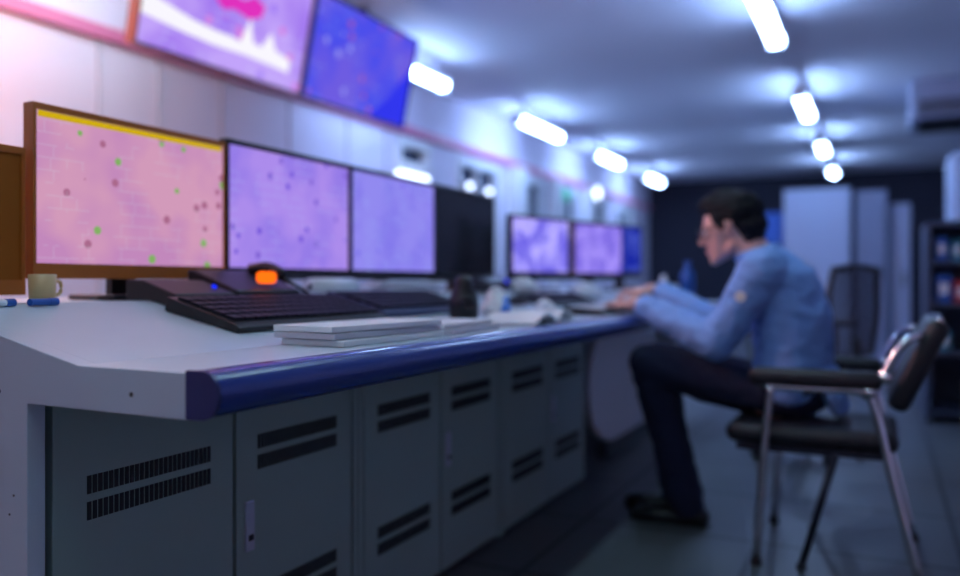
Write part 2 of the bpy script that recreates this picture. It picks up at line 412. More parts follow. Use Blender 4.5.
# ------------------------------------------------------------------ monitors
def make_monitor(label, x0, x1, y, z0, z1, scr, bez, rotz=0, zbase=ZB, chin=.032, group=None, foot=.11):
    cx = (x0+x1)/2; w = (x1-x0)/2
    t = thing('computer_monitor', label, 'monitor', (cx, y, zbase), (0, 0, rotz), group)
    zb = zbase
    b = BM(); box(b, -w, w, .004, .028, z0-zb-chin, z1-zb+.014)
    hb = BM(); box(hb, -w*.8, w*.8, .028, .055, z0-zb+.02, z1-zb-.03); add(b, hb)
    # raised bezel round the screen
    box(b, -w, w, -.004, .004, z1-zb, z1-zb+.014); box(b, -w, w, -.004, .004, z0-zb-chin, z0-zb)
    box(b, -w, -w+.007, -.0039, .004, z0-zb, z1-zb); box(b, w-.007, w, -.0039, .004, z0-zb, z1-zb)
    obj('housing', b, bez, t)
    s = obj('screen', bx(-w+.007, w-.007, 0, .0039, z0-zb, z1-zb), scr, t)
    n = BM(); prism(n, [(-.035, .012), (.035, .012), (.03, z0-zb+.08), (-.03, z0-zb+.08)], .056, .075, 'Y'); obj('stand_neck', n, M['black'], t)
    n = BM(); prism(n, [(-foot, -.045), (foot, -.045), (foot*1.05, .0), (foot*.7, .15), (-foot*.7, .15), (-foot*1.05, 0)], 0, .012, 'Z')
    obj('stand_base', n, M['black'], t, bevel=.003)
    return t, s, w
pk = lin(206, 150, 190); vi = lin(168, 138, 232); bl = lin(150, 140, 240)
s1 = screen_mat('screen_pink', lin(210, 154, 186), lin(194, 136, 188), [lin(170, 105, 140), lin(205, 140, 90), lin(130, 175, 100)], lin(205, 215, 230), 1.0, 7, .26, 1)
s2 = screen_mat('screen_violet', lin(172, 140, 236), lin(150, 124, 232), [lin(130, 100, 215), lin(160, 110, 210), lin(120, 90, 220)], lin(180, 200, 250), 1.0, 7, .4, 2)
s3 = screen_mat('screen_lilac', lin(146, 138, 240), lin(134, 124, 236), [lin(120, 110, 235), lin(150, 140, 245)], lin(170, 215, 255), 1.0, 8, .45, 3)
s5 = screen_mat('screen_far_violet', lin(110, 100, 225), lin(175, 165, 255), [lin(80, 80, 200), lin(190, 180, 255), lin(60, 70, 210)], lin(190, 190, 255), 1.1, 13, .5, 4)
s6 = screen_mat('screen_far_purple', lin(125, 105, 225), lin(160, 140, 245), [lin(90, 80, 200), lin(190, 170, 255)], lin(190, 190, 255), 1.05, 13, .5, 5)
s7 = screen_mat('screen_deep_blue', lin(30, 50, 220), lin(90, 110, 255), [lin(20, 30, 160), lin(120, 130, 255)], lin(120, 160, 255), .5, 14, .4, 6)
soff = mat('screen_off_black', (.022, .02, .028), .25)
g = 'computer monitors along the console'
YM = 1.55
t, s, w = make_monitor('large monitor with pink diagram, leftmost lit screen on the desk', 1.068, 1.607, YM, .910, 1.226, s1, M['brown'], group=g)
obj('title_bar', bx(-w+.012, w-.012, -.0006, -.0001, 1.2125-ZB, 1.2255-ZB), M['charty'], s)
make_monitor('monitor with violet screen between the pink one and the lilac one', 1.614, 2.165, YM, .910, 1.238, s2, M['black'], group=g)
make_monitor('monitor with plain lilac screen left of the switched-off one', 2.172, 2.725, YM, .910, 1.238, s3, M['black'], group=g)
make_monitor('black switched-off monitor right of the lilac screen', 2.732, 3.26, YM, .905, 1.238, soff, M['black'], group=g)
make_monitor('switched-off monitor with painted orange flare tint at the left edge of the desk', .49, 1.058, YM+.01, .875, 1.130, mat('screen_off_flare_tint', (.30, .085, .008), .65, spec=.15), M['brown'], group=g, chin=.03)  # dark screen, orange flare cast painted into its colour
make_monitor('left one of the far pair of bluish monitors facing the man', 3.15, 3.56, 1.36, .915, 1.15, s5, M['black'], -.30, zbase=.832, group=g, foot=.08)
make_monitor('right one of the far pair of bluish monitors facing the man', 3.62, 4.03, 1.245, .915, 1.15, s6, M['black'], -.30, zbase=.825, group=g, foot=.08)
make_monitor('narrow deep blue monitor seen beyond the far pair', 4.35, 4.6, 1.28, .93, 1.18, s7, M['black'], -.35, zbase=.828, group=g, foot=.08)

# hanging displays
def hang_display(label, x0, x1, scr):
    w = (x1-x0)/2; hh = .60
    yb, zb = 2.90, 1.905
    tilt = math.atan2(.12, .58)
    t = thing('hanging_display', label, 'display', ((x0+x1)/2, yb, zb), group='large displays hung from the ceiling')
    h_ = bpy.data.objects.new('panel', None)
    R = Matrix.Rotation(tilt, 4, 'X')
    b = BM(); box(b, -w, w, .005, .05, 0, hh); box(b, -w, w, -.012, .005, 0, .014); box(b, -w, w, -.012, .005, hh-.012, hh)
    box(b, -w, -w+.012, -.0119, .005, .014, hh-.012); box(b, w-.012, w, -.0119, .005, .014, hh-.012)
    hm = obj('housing', b, M['brownd'] if x0 < 3.5 else M['black'], t); hm.rotation_euler = (tilt, 0, 0)
    b = bx(-w+.012, w-.012, -.001, .0049, .014, hh-.012)
    s = obj('screen', b, scr, t); s.rotation_euler = (tilt, 0, 0)
    b = BM()
    for xx in (-.25, .25): box(b, xx-.02, xx+.02, .12-.02, .14, .25, H-zb)
    box(b, -.27, .27, .02, .13, .25, .30); obj('ceiling_bracket', b, M['darktube'], t)
    return t, s, w, hh
M['brownd'] = mat('flare_tinted_casing', (.13, .035, .02), .4)  # left display's casing, colour warmed to include the orange flare
sd1 = screen_mat('display_lavender', lin(190, 160, 245), lin(160, 120, 235), [lin(210, 120, 220), lin(235, 215, 255), lin(150, 110, 240)], lin(215, 225, 255), 1.05, 3.2, .45, 8)
sd2 = screen_mat('display_blue_violet', lin(110, 92, 225), lin(75, 78, 235), [lin(160, 90, 180), lin(130, 130, 235), lin(150, 150, 240)], lin(150, 190, 250), 1.0, 3.2, .35, 11)
t, s, w, hh = hang_display('hanging display with white line chart, nearest to the top left', 2.455, 3.575, sd1)
b = BM()
pts = [(-.54, .24), (-.40, .215), (-.25, .19), (-.10, .18), (0, .18), (.06, .17), (.11, .30), (.15, .19), (.21, .18), (.27, .27), (.32, .19), (.44, .17), (.44, .10), (.30, .11), (.1, .115), (-.1, .11), (-.3, .12), (-.54, .14)]
prism(b, pts, -.0018, -.0012, 'Y'); obj('white_chart', b, M['chartw'], s)
b = BM(); prism(b, [(-.14, .33), (-.06, .38), (.05, .37), (.12, .41), (.20, .38), (.18, .32), (.10, .29), (0, .31), (-.08, .29)], -.0018, -.0012, 'Y')
obj('magenta_chart', b, M['chartm'], s)
t, s, w, hh = hang_display('hanging display with deep blue-violet screen, right one of two', 3.585, 4.66, sd2)
b = BM(); prism(b, [(.12, .02), (w-.014, .02), (w-.014, .42), (.42, .30), (.3, .16)], -.0018, -.0012, 'Y')
obj('blue_field', b, emis('screen_royal_blue', lin(50, 55, 238), 1), s)

# ------------------------------------------------------------------ things on the desk
TILT = math.atan2(ZB-ZT, BY-KY)
def deskz(y): return ZT if y < KY else (ZB if y > BY else ZT+(y-KY)*(ZB-ZT)/(BY-KY))
def keyboard(label, x, y, rz, w, d, base, keys, tilt, lamp=None, z=None):
    t = thing('keyboard', label, 'keyboard', (x, y, (z if z is not None else deskz(y))+.001), (tilt, 0, rz), 'keyboards on the console')
    b = BM(); prism(b, [(0, 0), (0, .012), (d*.08, .018), (d, .03), (d, 0)], -w/2, w/2, 'X'); obj('case', b, base, t, bevel=.003)
    k = BM(); nr = 5; nc = 16
    for r in range(nr):
        for c in range(nc):
            kx = -w/2+.012+(w-.024)*c/nc; ky = d*.12+(d*.80)*r/nr
            zt = .019+.011*(ky/d)
            box(k, kx, kx+(w-.024)/nc*.86, ky, ky+d*.8/nr*.84, zt-.003, zt+.006)
    obj('keys', k, keys, t)
    return t
keyboard('black keyboard in front of the pink monitor', 1.475, 1.128, 0, .54, .205, M['black'], M['darkkey'], TILT)
keyboard('dark navy keyboard in front of the lilac monitor', 2.03, 1.16, 0, .50, .20, mat('navy_plastic', (.02, .03, .10), .4), M['darkkey'], TILT)
keyboard('white keyboard with dark base under the man\'s hands', 2.99, .885, 0, .44, .15, M['black'], M['white'], 0)
keyboard('dark keyboard in front of the far pair of monitors', 3.08, 1.12, -.25, .40, .14, M['black'], M['darkkey'], TILT)

def sheets(label, cat, name, x, y, w, d, n, th, m, rz=0, tilt=None, group=None, jit=.014, z=None):
    z0 = deskz(y) if z is None else z
    t = thing(name, label, cat, (x, y, z0+.001), (TILT if tilt is None else tilt, 0, rz), group)
    for k in range(n):
        jx, jy, a = random.uniform(-jit, jit), random.uniform(-jit, jit), random.uniform(-.04, .04)
        b = bx(-w/2, w/2, 0, d, k*th, k*th+th*.88)
        bmesh.ops.rotate(b, cent=(0, d/2, 0), matrix=Matrix.Rotation(a, 3, 'Z'), verts=b.verts)
        bmesh.ops.translate(b, verts=b.verts, vec=(jx, jy, 0))
        obj('booklet', b, m[k % len(m)], t, bevel=.0015)
    return t
sheets('stack of grey-white documents nearest the blue desk edge', 'papers', 'document_stack', 1.40, .885, .36, .15, 3, .013, [M['paper'], M['paperg'], M['paper']], -.05, tilt=0)
sheets('pale document pile right of the grey-white stack', 'papers', 'document_stack', 1.75, .885, .28, .13, 2, .013, [M['paperg'], M['paper']], .08, tilt=0)
sheets('white papers lying on the sloping desk before the lilac monitor', 'papers', 'document_stack', 2.36, 1.415, .36, .075, 4, .011, [M['paper']], -.06, tilt=.0, z=.83)
sheets('thin white notepad between document piles and black desk speaker', 'papers', 'notepad', 1.86, 1.045, .20, .08, 2, .009, [M['paper'], M['white']], .05, tilt=0, z=.75)
# curled magazine
def curled(label, x, y, w, d, amp, m1, m2, rz):
    t = thing('open_magazine', label, 'magazine', (x, y, ZT+.001), (0, 0, rz))
    for s in (-1, 1):
        b = BM(); n = 12; top = []; bot = []
        for k in range(n+1):
            u = k/n; px = s*u*w/2; pz = .006+amp*math.sin(PI*min(1, u*1.05))*(1-u*.4)
            top.append((px, pz+.004)); bot.append((px, pz-.004))
        prism(b, top+bot[::-1], 0, d, 'Y'); obj('page_block', b, m1 if s < 0 else m2, t, smooth=False)
    return t
curled('open white and blue magazine curling at the desk edge', 2.25, .86, .46, .16, .028, M['paper'], M['paper'], .10)
t = thing('crumpled_bag', 'small crumpled blue and white bag behind the magazine', 'bag', (2.26, 1.07, .758))
b = BM(); hull(b, [((0, 0, .03), (.06, .04, .03)), ((.01, 0, .075), (.035, .02, .02))]); b = fuse(b, .004, 1); wrinkle(b, .008, 28, 3); 
for v in b.verts: v.co.z = max(v.co.z, .0015)
obj('bag_body', b, M['paper'], t, smooth=True)
b = BM(); hull(b, [((.0, -.034, .03), (.035, .01, .02)), ((.02, -.02, .06), (.02, .012, .012))]); b = fuse(b, .004, 1); wrinkle(b, .004, 30, 5)
obj('blue_print', b, M['bluepaper'], t, smooth=True)

# black round speaker on the desk
t = thing('desk_speaker', 'black rounded desk speaker standing beside the magazine', 'speaker', (2.09, 1.09, .7615))
b = BM(); lathe(b, [(.036, 0), (.042, .01), (.044, .04), (.040, .07), (.026, .095), (.028, .11), (.02, .125), (0, .13)], 28); obj('speaker_body', b, M['black'], t, smooth=True)
b = BM(); lathe(b, [(.024, 0), (.018, .005), (0, .002)], 20); bmesh.ops.transform(b, matrix=Matrix.Translation((-.03, -.028, .045)) @ Matrix.Rotation(PI/4, 4, 'Z') @ Matrix.Rotation(-PI/2, 4, 'Y') , verts=b.verts)
obj('speaker_cone', b, M['blackgl'], t, smooth=True)

# desk phone with lit orange lamp
t = thing('desk_phone', 'black desk telephone with glowing orange indicator behind the keyboard', 'telephone', (1.545, 1.42, ZB+.001))
b = BM(); prism(b, [(-.08, -.015), (-.08, .02), (.06, .07), (.08, .07), (.08, 0), (0, 0)], -.115, .115, 'X'); obj('phone_body', b, M['black'], t, bevel=.006)
obj('orange_indicator', rbox(-.030, .030, -.078, -.055, .036, .066, .010), M['orange'], t, smooth=True)['label'] = 'glowing orange lamp'
b = BM(); tube(b, arc([(.075, -.055, .06), (.08, .0, .078), (.078, .055, .074)], 6), .014); obj('handset', b, M['black'], t, smooth=True)
b = BM(); tube(b, arc([(.07, -.06, .05), (.12, -.10, .01), (.16, -.04, .005), (.13, .02, .01)], 8), .004, 8); obj('cord', b, M['black'], t, smooth=True)
# black switch box with blue led
t = thing('switch_box', 'small black box with a blue light under the first monitor', 'electronic box', (1.335, 1.42, ZB+.001))
b = BM(); prism(b, [(-.08, -.015), (-.08, .014), (.02, .045), (.07, .045), (.07, 0), (0, 0)], -.09, .09, 'X'); obj('box_body', b, M['black'], t, bevel=.004)
b = BM(); lathe(b, [(.006, 0), (.006, .004), (0, .007)], 14); bmesh.ops.transform(b, matrix=Matrix.Translation((.062, -.04, .028)) @ Matrix.Rotation(PI/4, 4, 'X'), verts=b.verts)
obj('blue_light', b, M['ledblue'], t, smooth=True)
t = thing('paper_roll', 'white paper roll lying under the violet monitor', 'paper roll', (1.93, 1.445, ZB+.027))
b = BM(); tube(b, [(-.10, 0, 0), (.10, 0, 0)], .026, 20); obj('rolled_paper', b, M['white'], t, smooth=True)
b = BM(); tube(b, [(-.101, 0, 0), (-.1005, 0, 0)], .008, 14); obj('core', b, M['slot'], t)
t = thing('mug', 'cream ceramic mug at the left end of the desk', 'mug', (1.02, 1.45, ZB))
b = BM(); lathe(b, [(.020, 0), (.023, .004), (.025, .055), (.023, .056), (.021, .008), (0, .007)], 28); obj('cup', b, M['cream'], t, smooth=True)
b = BM(); tube(b, arc([(.022, 0, .044), (.038, 0, .040), (.038, 0, .02), (.022, 0, .014)], 6), .0035, 10); obj('handle', b, M['cream'], t, smooth=True)
for x, m_, lb in ((.90, 'white', 'white marker pen lying left of the cream mug'), (.985, 'bluepl', 'blue marker pen lying in front of the cream mug')):
    t = thing('marker_pen', lb, 'pen', (x, 1.40, deskz(1.40)+.008), (0, 0, .2), 'marker pens on the desk')
    b = BM(); tube(b, [(-.03, 0, 0), (.015, 0, 0)], .0065, 12); obj('barrel', b, M[m_], t)
    b = BM(); tube(b, [(.0151, 0, 0), (.035, 0, 0)], .0072, 12); obj('cap', b, M['bluepl'], t)
# cables behind the first monitor
for pts, lb in (([(1.49, 1.66, ZB+.004), (1.51, 1.54, ZB+.004), (1.62, 1.56, ZB+.004), (1.72, 1.66, ZB+.004)], 'black cable curling on the shelf between pink and violet monitors'),
                ([(2.04, 1.66, ZB+.004), (2.07, 1.50, ZB+.004), (2.16, 1.54, ZB+.004), (2.28, 1.66, ZB+.004)], 'black cable curling on the shelf between violet and lilac monitors')):
    b = BM(); tube(b, arc(pts, 8), .0035, 8); tag(obj('cable', b, M['black'], None, smooth=True), lb, 'cable', 'cables on the desk shelf')
# right half clutter
t = thing('gadget_box', 'dark switch box with blue light below the switched-off monitor', 'electronic box', (2.95, 1.40, deskz(1.40)+.008))
b = BM(); prism(b, [(-.05, 0), (-.05, .035), (.03, .06), (.05, .06), (.05, 0)], -.14, .14, 'X'); obj('box_body', b, M['black'], t, bevel=.005)
b = BM(); lathe(b, [(.010, 0), (.010, .004), (0, .008)], 14); bmesh.ops.transform(b, matrix=Matrix.Translation((.02, -.0445, .040)) @ Matrix.Rotation(PI/3, 4, 'X'), verts=b.verts)
obj('blue_light', b, M['ledblue'], t, smooth=True)
def lump(name, label, cat, x, y, rx, ry, rz_, m, seed, amp=.006, z=None):
    zz = deskz(y) if z is None else z
    t = thing(name, label, cat, (x, y, zz), group=None)
    b = BM(); hull(b, [((-rx*.4, 0, rz_*.6), (rx*.6, ry, rz_*.6)), ((rx*.4, 0, rz_*.45), (rx*.6, ry*.8, rz_*.5))]); b = fuse(b, .005, 1); wrinkle(b, amp, 22, seed)
    for v in b.verts: v.co.z = max(v.co.z, .001)
    obj('folds', b, m, t, smooth=True)
    return t
lump('crumpled_cloth', 'crumpled white cloth left below the far pair of monitors', 'cloth', 3.11, 1.33, .10, .05, .065, M['paper'], 3, z=.812)
lump('crumpled_cloth', 'larger crumpled white cloth right below the far pair of monitors', 'cloth', 3.50, 1.19, .14, .05, .07, M['paper'], 9, z=.785)
lump('crumpled_tissue', 'small crumpled tissue beside the crumpled blue bag', 'tissue', 2.66, 1.06, .05, .03, .045, M['paper'], 5, z=.755)
# computer mouse
t = thing('computer_mouse', 'black computer mouse left of the far keyboard', 'mouse', (2.72, 1.20, deskz(1.2)+.004))
b = BM(); hull(b, [((0, -.02, .012), (.028, .03, .015)), ((0, .03, .008), (.024, .025, .010))])
for v in b.verts: v.co.z = max(v.co.z, 0)
obj('shell', b, M['black'], t, smooth=True)
b = BM(); tube(b, [(-.003, .02, .024), (.003, .02, .024)], .006, 12); obj('wheel', b, M['darkkey'], t)
# tissue box and blue bottle beyond the man's arms
t = thing('tissue_box', 'white tissue box with pink print beyond the man\'s hands', 'tissue box', (3.97, .96, ZT))
obj('carton', bx(-.12, .12, -.05, .05, 0, .11), M['paper'], t, bevel=.003)
obj('pink_print', bx(-.08, .06, -.0508, -.0501, .02, .06), mat('pink_print', (.7, .2, .35), .6), t)
b = BM(); hull(b, [((0, 0, .112), (.05, .012, .012)), ((.01, .0, .145), (.02, .01, .01))]); b = fuse(b, .004, 1); wrinkle(b, .006, 30, 2); obj('tissue', b, M['paper'], t, smooth=True)
t = thing('water_bottle', 'blue plastic bottle standing in front of the man\'s face', 'bottle', (4.10, .87, ZT))
b = BM(); lathe(b, [(.03, 0), (.035, .005), (.035, .15), (.03, .17), (.014, .19), (.013, .205), (0, .206)], 24); obj('bottle_body', b, M['bluepl'], t, smooth=True)
b = BM(); lathe(b, [(.016, .2061), (.016, .225), (0, .226)], 20); obj('cap', b, M['bluepl'], t, smooth=True)

# ------------------------------------------------------------------ the man
PX = 2.90
per = thing('person', 'person in blue-grey work shirt, dark trousers and glasses, seated and typing', 'person', (PX, .27, 0))
ps = (PX, .27, 0)
HM = Matrix.Translation((PX, .468, 1.055)) @ Matrix.Rotation(-.20, 4, 'X')
LW, RW = Vector((2.865, .775, .790)), Vector((3.12, .775, .838))
def hand(bm, w, d, side, curl):
    """w wrist, d unit direction of the hand, side: +1 thumb towards +X"""
    d = d.normalized(); up = Vector((0, 0, 1)); sx = d.cross(up).normalized()   # sx points right of the hand direction
    th = sx*side
    P = lambda a, b_, c_: w+d*a+sx*b_+up*c_
    pr = [(P(.0, 0, 0), .026), (P(.03, 0, .003), .026)]
    chain(bm, pr)
    hull(bm, [(P(.025, -.02, .004), .017), (P(.025, .02, .004), .017), (P(.085, -.032, .004), .0125), (P(.085, .030, .006), .0135)])
    for k, (off, ln) in enumerate(((-.034, .060), (-.012, .078), (.010, .082), (.031, .072))):
        off *= -side; ln *= 1
        a0 = P(.085, off, .008); a1 = P(.085+ln*.5, off*1.12, .012-.004*curl); a2 = P(.085+ln*.82, off*1.16, .0-.012*curl); a3 = P(.085+ln*.97, off*1.16, -.010-.02*curl)
        chain(bm, [(a0, .0100), (a1, .0092), (a2, .0082), (a3, .0072)])
    a0 = P(.03, side*.022, 0); a1 = P(.062, side*.048, -.004); a2 = P(.09, side*.056, -.012); a3 = P(.108, side*.053, -.018)
    chain(bm, [(a0, .0135), (a1, .0115), (a2, .010), (a3, .008)])
b = BM()
# head in local frame
def H_(ells): hull(b, ells, HM)
H_([((0, -.012, .030), (.076, .095, .085)), ((0, .035, .020), (.066, .052, .072))])
H_([((0, .03, .0), (.064, .058, .06)), ((0, .045, -.06), (.048, .042, .038))])
H_([((0, .045, -.05), (.05, .04, .03)), ((0, .072, -.098), (.022, .018, .016)), ((-.03, .05, -.085), (.014, .02, .014)), ((.03, .05, -.085), (.014, .02, .014))])
H_([((-.048, .0, -.06), (.014, .02, .02)), ((.048, .0, -.06), (.014, .02, .02)), ((0, .05, -.085), (.03, .03, .02))])
H_([((0, .086, .012), .010), ((0, .108, -.026), (.010, .011, .009))]); H_([((-.012, .096, -.030), .0085), ((.012, .096, -.030), .0085), ((0, .106, -.028), .009)])
H_([((-.038, .078, .022), (.014, .010, .007)), ((0, .086, .024), (.012, .008, .007))]); H_([((.038, .078, .022), (.014, .010, .007)), ((0, .086, .024), (.012, .008, .007))])
H_([((-.018, .084, -.058), (.009, .008, .005)), ((.018, .084, -.058), (.009, .008, .005)), ((0, .092, -.057), (.008, .008, .006))])
H_([((-.014, .083, -.068), (.009, .008, .005)), ((.014, .083, -.068), (.009, .008, .005)), ((0, .089, -.069), (.008, .008, .006))])
for s in (-1, 1):
    H_([((s*.075, -.008, .012), (.009, .016, .014)), ((s*.073, -.002, -.020), (.007, .009, .010))])
# neck, trunk and limbs (under the clothes)
chain(b, [((PX, .335, .90), (.07, .06, .06)), ((PX, .375, .965), (.056, .056, .05)), ((PX, .435, 1.025), (.055, .056, .05))])
hull(b, [((PX, .27, .50), (.15, .11, .07)), ((PX, .25, .62), (.13, .09, .08))]); hull(b, [((PX, .25, .62), (.13, .09, .08)), ((PX, .30, .82), (.15, .10, .09)), ((PX, .33, .90), (.15, .07, .05))])
LS, RS = Vector((2.735, .345, .905)), Vector((3.065, .345, .905))
LE, RE = Vector((2.74, .50, .675)), Vector((3.06, .53, .70))
for s_, e_, w_ in ((LS, LE, LW), (RS, RE, RW)):
    chain(b, [(s_, .045), (e_, .036)]); chain(b, [(e_, .036), (w_, .024)])
hand(b, LW, Vector((.08, .19, -.015)), 1, 1); hand(b, RW, Vector((-.03, .2, -.02)), -1, 1)
LK, RK = Vector((2.83, .735, .585)), Vector((3.02, .75, .575))
LA, RA = Vector((2.93, .625, .10)), Vector((3.08, .69, .10))
for hp, k_, a_ in ((Vector((2.82, .29, .49)), LK, LA), (Vector((2.98, .29, .49)), RK, RA)):
    chain(b, [(hp, .075), (k_, .052)]); chain(b, [(k_, .052), (a_, .035)]); chain(b, [(a_, .034), (a_+Vector((0, .02, -.045)), .033)])
b = fuse(b, .0042, 2)
inv = HM.inverted()
for f in b.faces:
    c = inv @ f.calc_center_median()
    if c.y > .086 and -.074 < c.z < -.053 and abs(c.x) < .024: f.material_index = 1
body = obj('body', b, [M['skin'], M['lips']], per, ps, smooth=True)
# eyes, brows
for s in (-1, 1):
    b = BM(); hull(b, [((s*.031, .079, .002), (.0125, .0095, .0075))], HM); obj('eye', b, M['white'], body, ps, smooth=True)
    b = BM(); hull(b, [((s*.031, .0875, .001), (.0055, .002, .0055))], HM); obj('iris', b, M['hair'], body, ps, smooth=True)
    b = BM(); hull(b, [((s*.018, .092, .026), (.005, .003, .003)), ((s*.045, .084, .028), (.006, .003, .003))], HM); obj('eyebrow', b, M['hair'], body, ps, smooth=True)
# hair
b = BM()
hull(b, [((0, -.028, .045), (.086, .098, .086)), ((0, .030, .088), (.066, .052, .036))], HM)
hull(b, [((0, -.065, .0), (.076, .058, .065)), ((0, -.060, -.050), (.060, .038, .030))], HM)
hull(b, [((0, .055, .098), (.055, .035, .026)), ((.02, .005, .125), (.05, .06, .02))], HM)
for s in (-1, 1): hull(b, [((s*.070, .020, .045), (.011, .028, .025)), ((s*.070, .016, .008), (.008, .010, .016))], HM)
b = fuse(b, .005, 1)
b.normal_update()
for v in b.verts:
    v.co += v.normal*(.007*noise.noise(Vector((v.co.x*60, v.co.y*14, v.co.z*60)))+.004*noise.noise(v.co*90))
obj('hair', b, M['hair'], per, ps, smooth=True)
# glasses
b = BM()
for s in (-1, 1):
    ring = [HM @ Vector((s*.033+.023*math.cos(a), .103, .0+.017*math.sin(a))) for a in [2*PI*k/20 for k in range(21)]]
    tube(b, ring, .0022, 8)
    tube(b, [HM @ Vector((s*.056, .102, .004)), HM @ Vector((s*.080, .06, .010)), HM @ Vector((s*.083, -.01, .014))], .0024, 8)
tube(b, [HM @ Vector((-.011, .104, .004)), HM @ Vector((.011, .104, .004))], .002, 8)
gl = obj('glasses', b, M['black'], per, ps, smooth=True)
b = BM()
for s in (-1, 1): hull(b, [((s*.033, .103, .0), (.021, .0012, .015))], HM)
obj('lens', b, M['lens'], gl, ps, smooth=True)
# shirt
b = BM()
hull(b, [((PX, .275, .500), (.176, .120, .06)), ((PX, .262, .63), (.168, .120, .08))])
hull(b, [((PX, .262, .63), (.168, .120, .08)), ((PX, .272, .76), (.180, .128, .08))])
hull(b, [((PX, .272, .76), (.180, .128, .08)), ((PX, .305, .88), (.180, .115, .07))])
hull(b, [((PX, .305, .88), (.180, .115, .07)), ((PX, .345, .945), (.125, .075, .045))])
for s_, e_, w_ in ((LS, LE, LW), (RS, RE, RW)):
    sg = -1 if s_ is LS else 1
    chain(b, [(Vector((PX+sg*.10, .335, .925)), .062), (s_, .072), (s_.lerp(e_, .5)+Vector((0, -.01, -.005)), .064), (e_+Vector((0, -.012, -.006)), .058)])
    wq = e_.lerp(w_, .90)
    chain(b, [(e_+Vector((0, -.012, -.006)), .058), (e_.lerp(w_, .35), .056), (e_.lerp(w_, .7), .047), (wq, .043)])
hull(b, [((PX-.03, .12, .47), (.10, .025, .03)), ((PX, .16, .56), (.14, .04, .04))])
b = fuse(b, .008, 4); wrinkle(b, .007, 13, 1); wrinkle(b, .003, 31, 4)
shirt = obj('shirt', b, M['shirt'], per, ps, smooth=True)
# collar
b = BM()
ring = []
for k in range(25):
    a = 2*PI*k/24; ring.append((PX+.068*math.sin(a), .378-.064*math.cos(a)*1.0, .972+.026*math.cos(a)*.8))
tube(b, ring, .013, 10); obj('collar', b, M['shirt'], shirt, ps, smooth=True)
for e_, w_ in ((LE, LW), (RE, RW)):
    b = BM(); a = e_.lerp(w_, .82); c_ = e_.lerp(w_, .97); tube(b, [a, a.lerp(c_, .5), c_], .046, 20, .043); obj('cuff', b, M['shirt'], shirt, ps, smooth=True)
b = BM(); lathe(b, [(.017, 0), (.017, .004), (0, .005)], 20)
pc = LS.lerp(LE, .35)+Vector((-.068, .0, 0)); bmesh.ops.transform(b, matrix=Matrix.Translation(pc) @ Matrix.Rotation(-PI/2, 4, 'Y'), verts=b.verts)
obj('sleeve_badge', b, M['paper'], shirt, ps)
# trousers
b = BM()
hull(b, [((PX, .27, .485), (.165, .125, .055)), ((PX, .25, .54), (.16, .115, .05))])
for hp, k_, a_ in ((Vector((2.82, .27, .49)), LK, LA), (Vector((2.98, .27, .49)), RK, RA)):
    chain(b, [(hp, (.088, .088, .068)), (hp.lerp(k_, .5)+Vector((0, 0, -.005)), .080), (k_, .070)])
    chain(b, [(k_, .070), (k_.lerp(a_, .45), .066), (a_+Vector((0, .0, -.02)), .062)])
b = fuse(b, .008, 3); wrinkle(b, .006, 12, 8)
obj('trousers', b, M['trouser'], per, ps, smooth=True)
for a_ in (LA, RA):
    b = BM(); p = Vector((a_.x, a_.y, 0))
    hull(b, [(p+Vector((0, -.045, .035)), (.036, .036, .034)), (p+Vector((0, .0, .07)), (.036, .042, .03))])
    hull(b, [(p+Vector((0, -.03, .03)), (.036, .04, .028)), (p+Vector((-.003, .12, .03)), (.046, .04, .028)), (p+Vector((-.003, .175, .024)), (.034, .03, .022))])
    b = fuse(b, .006, 2)
    for v in b.verts: v.co.z = max(v.co.z, .012)
    s = obj('shoe', b, M['shoe'], per, ps, smooth=True)
    b = BM(); hull(b, [(p+Vector((0, -.05, .006)), (.038, .036, .006)), (p+Vector((-.003, .15, .006)), (.047, .06, .006))]); obj('sole', b, M['black'], s, ps, smooth=True)

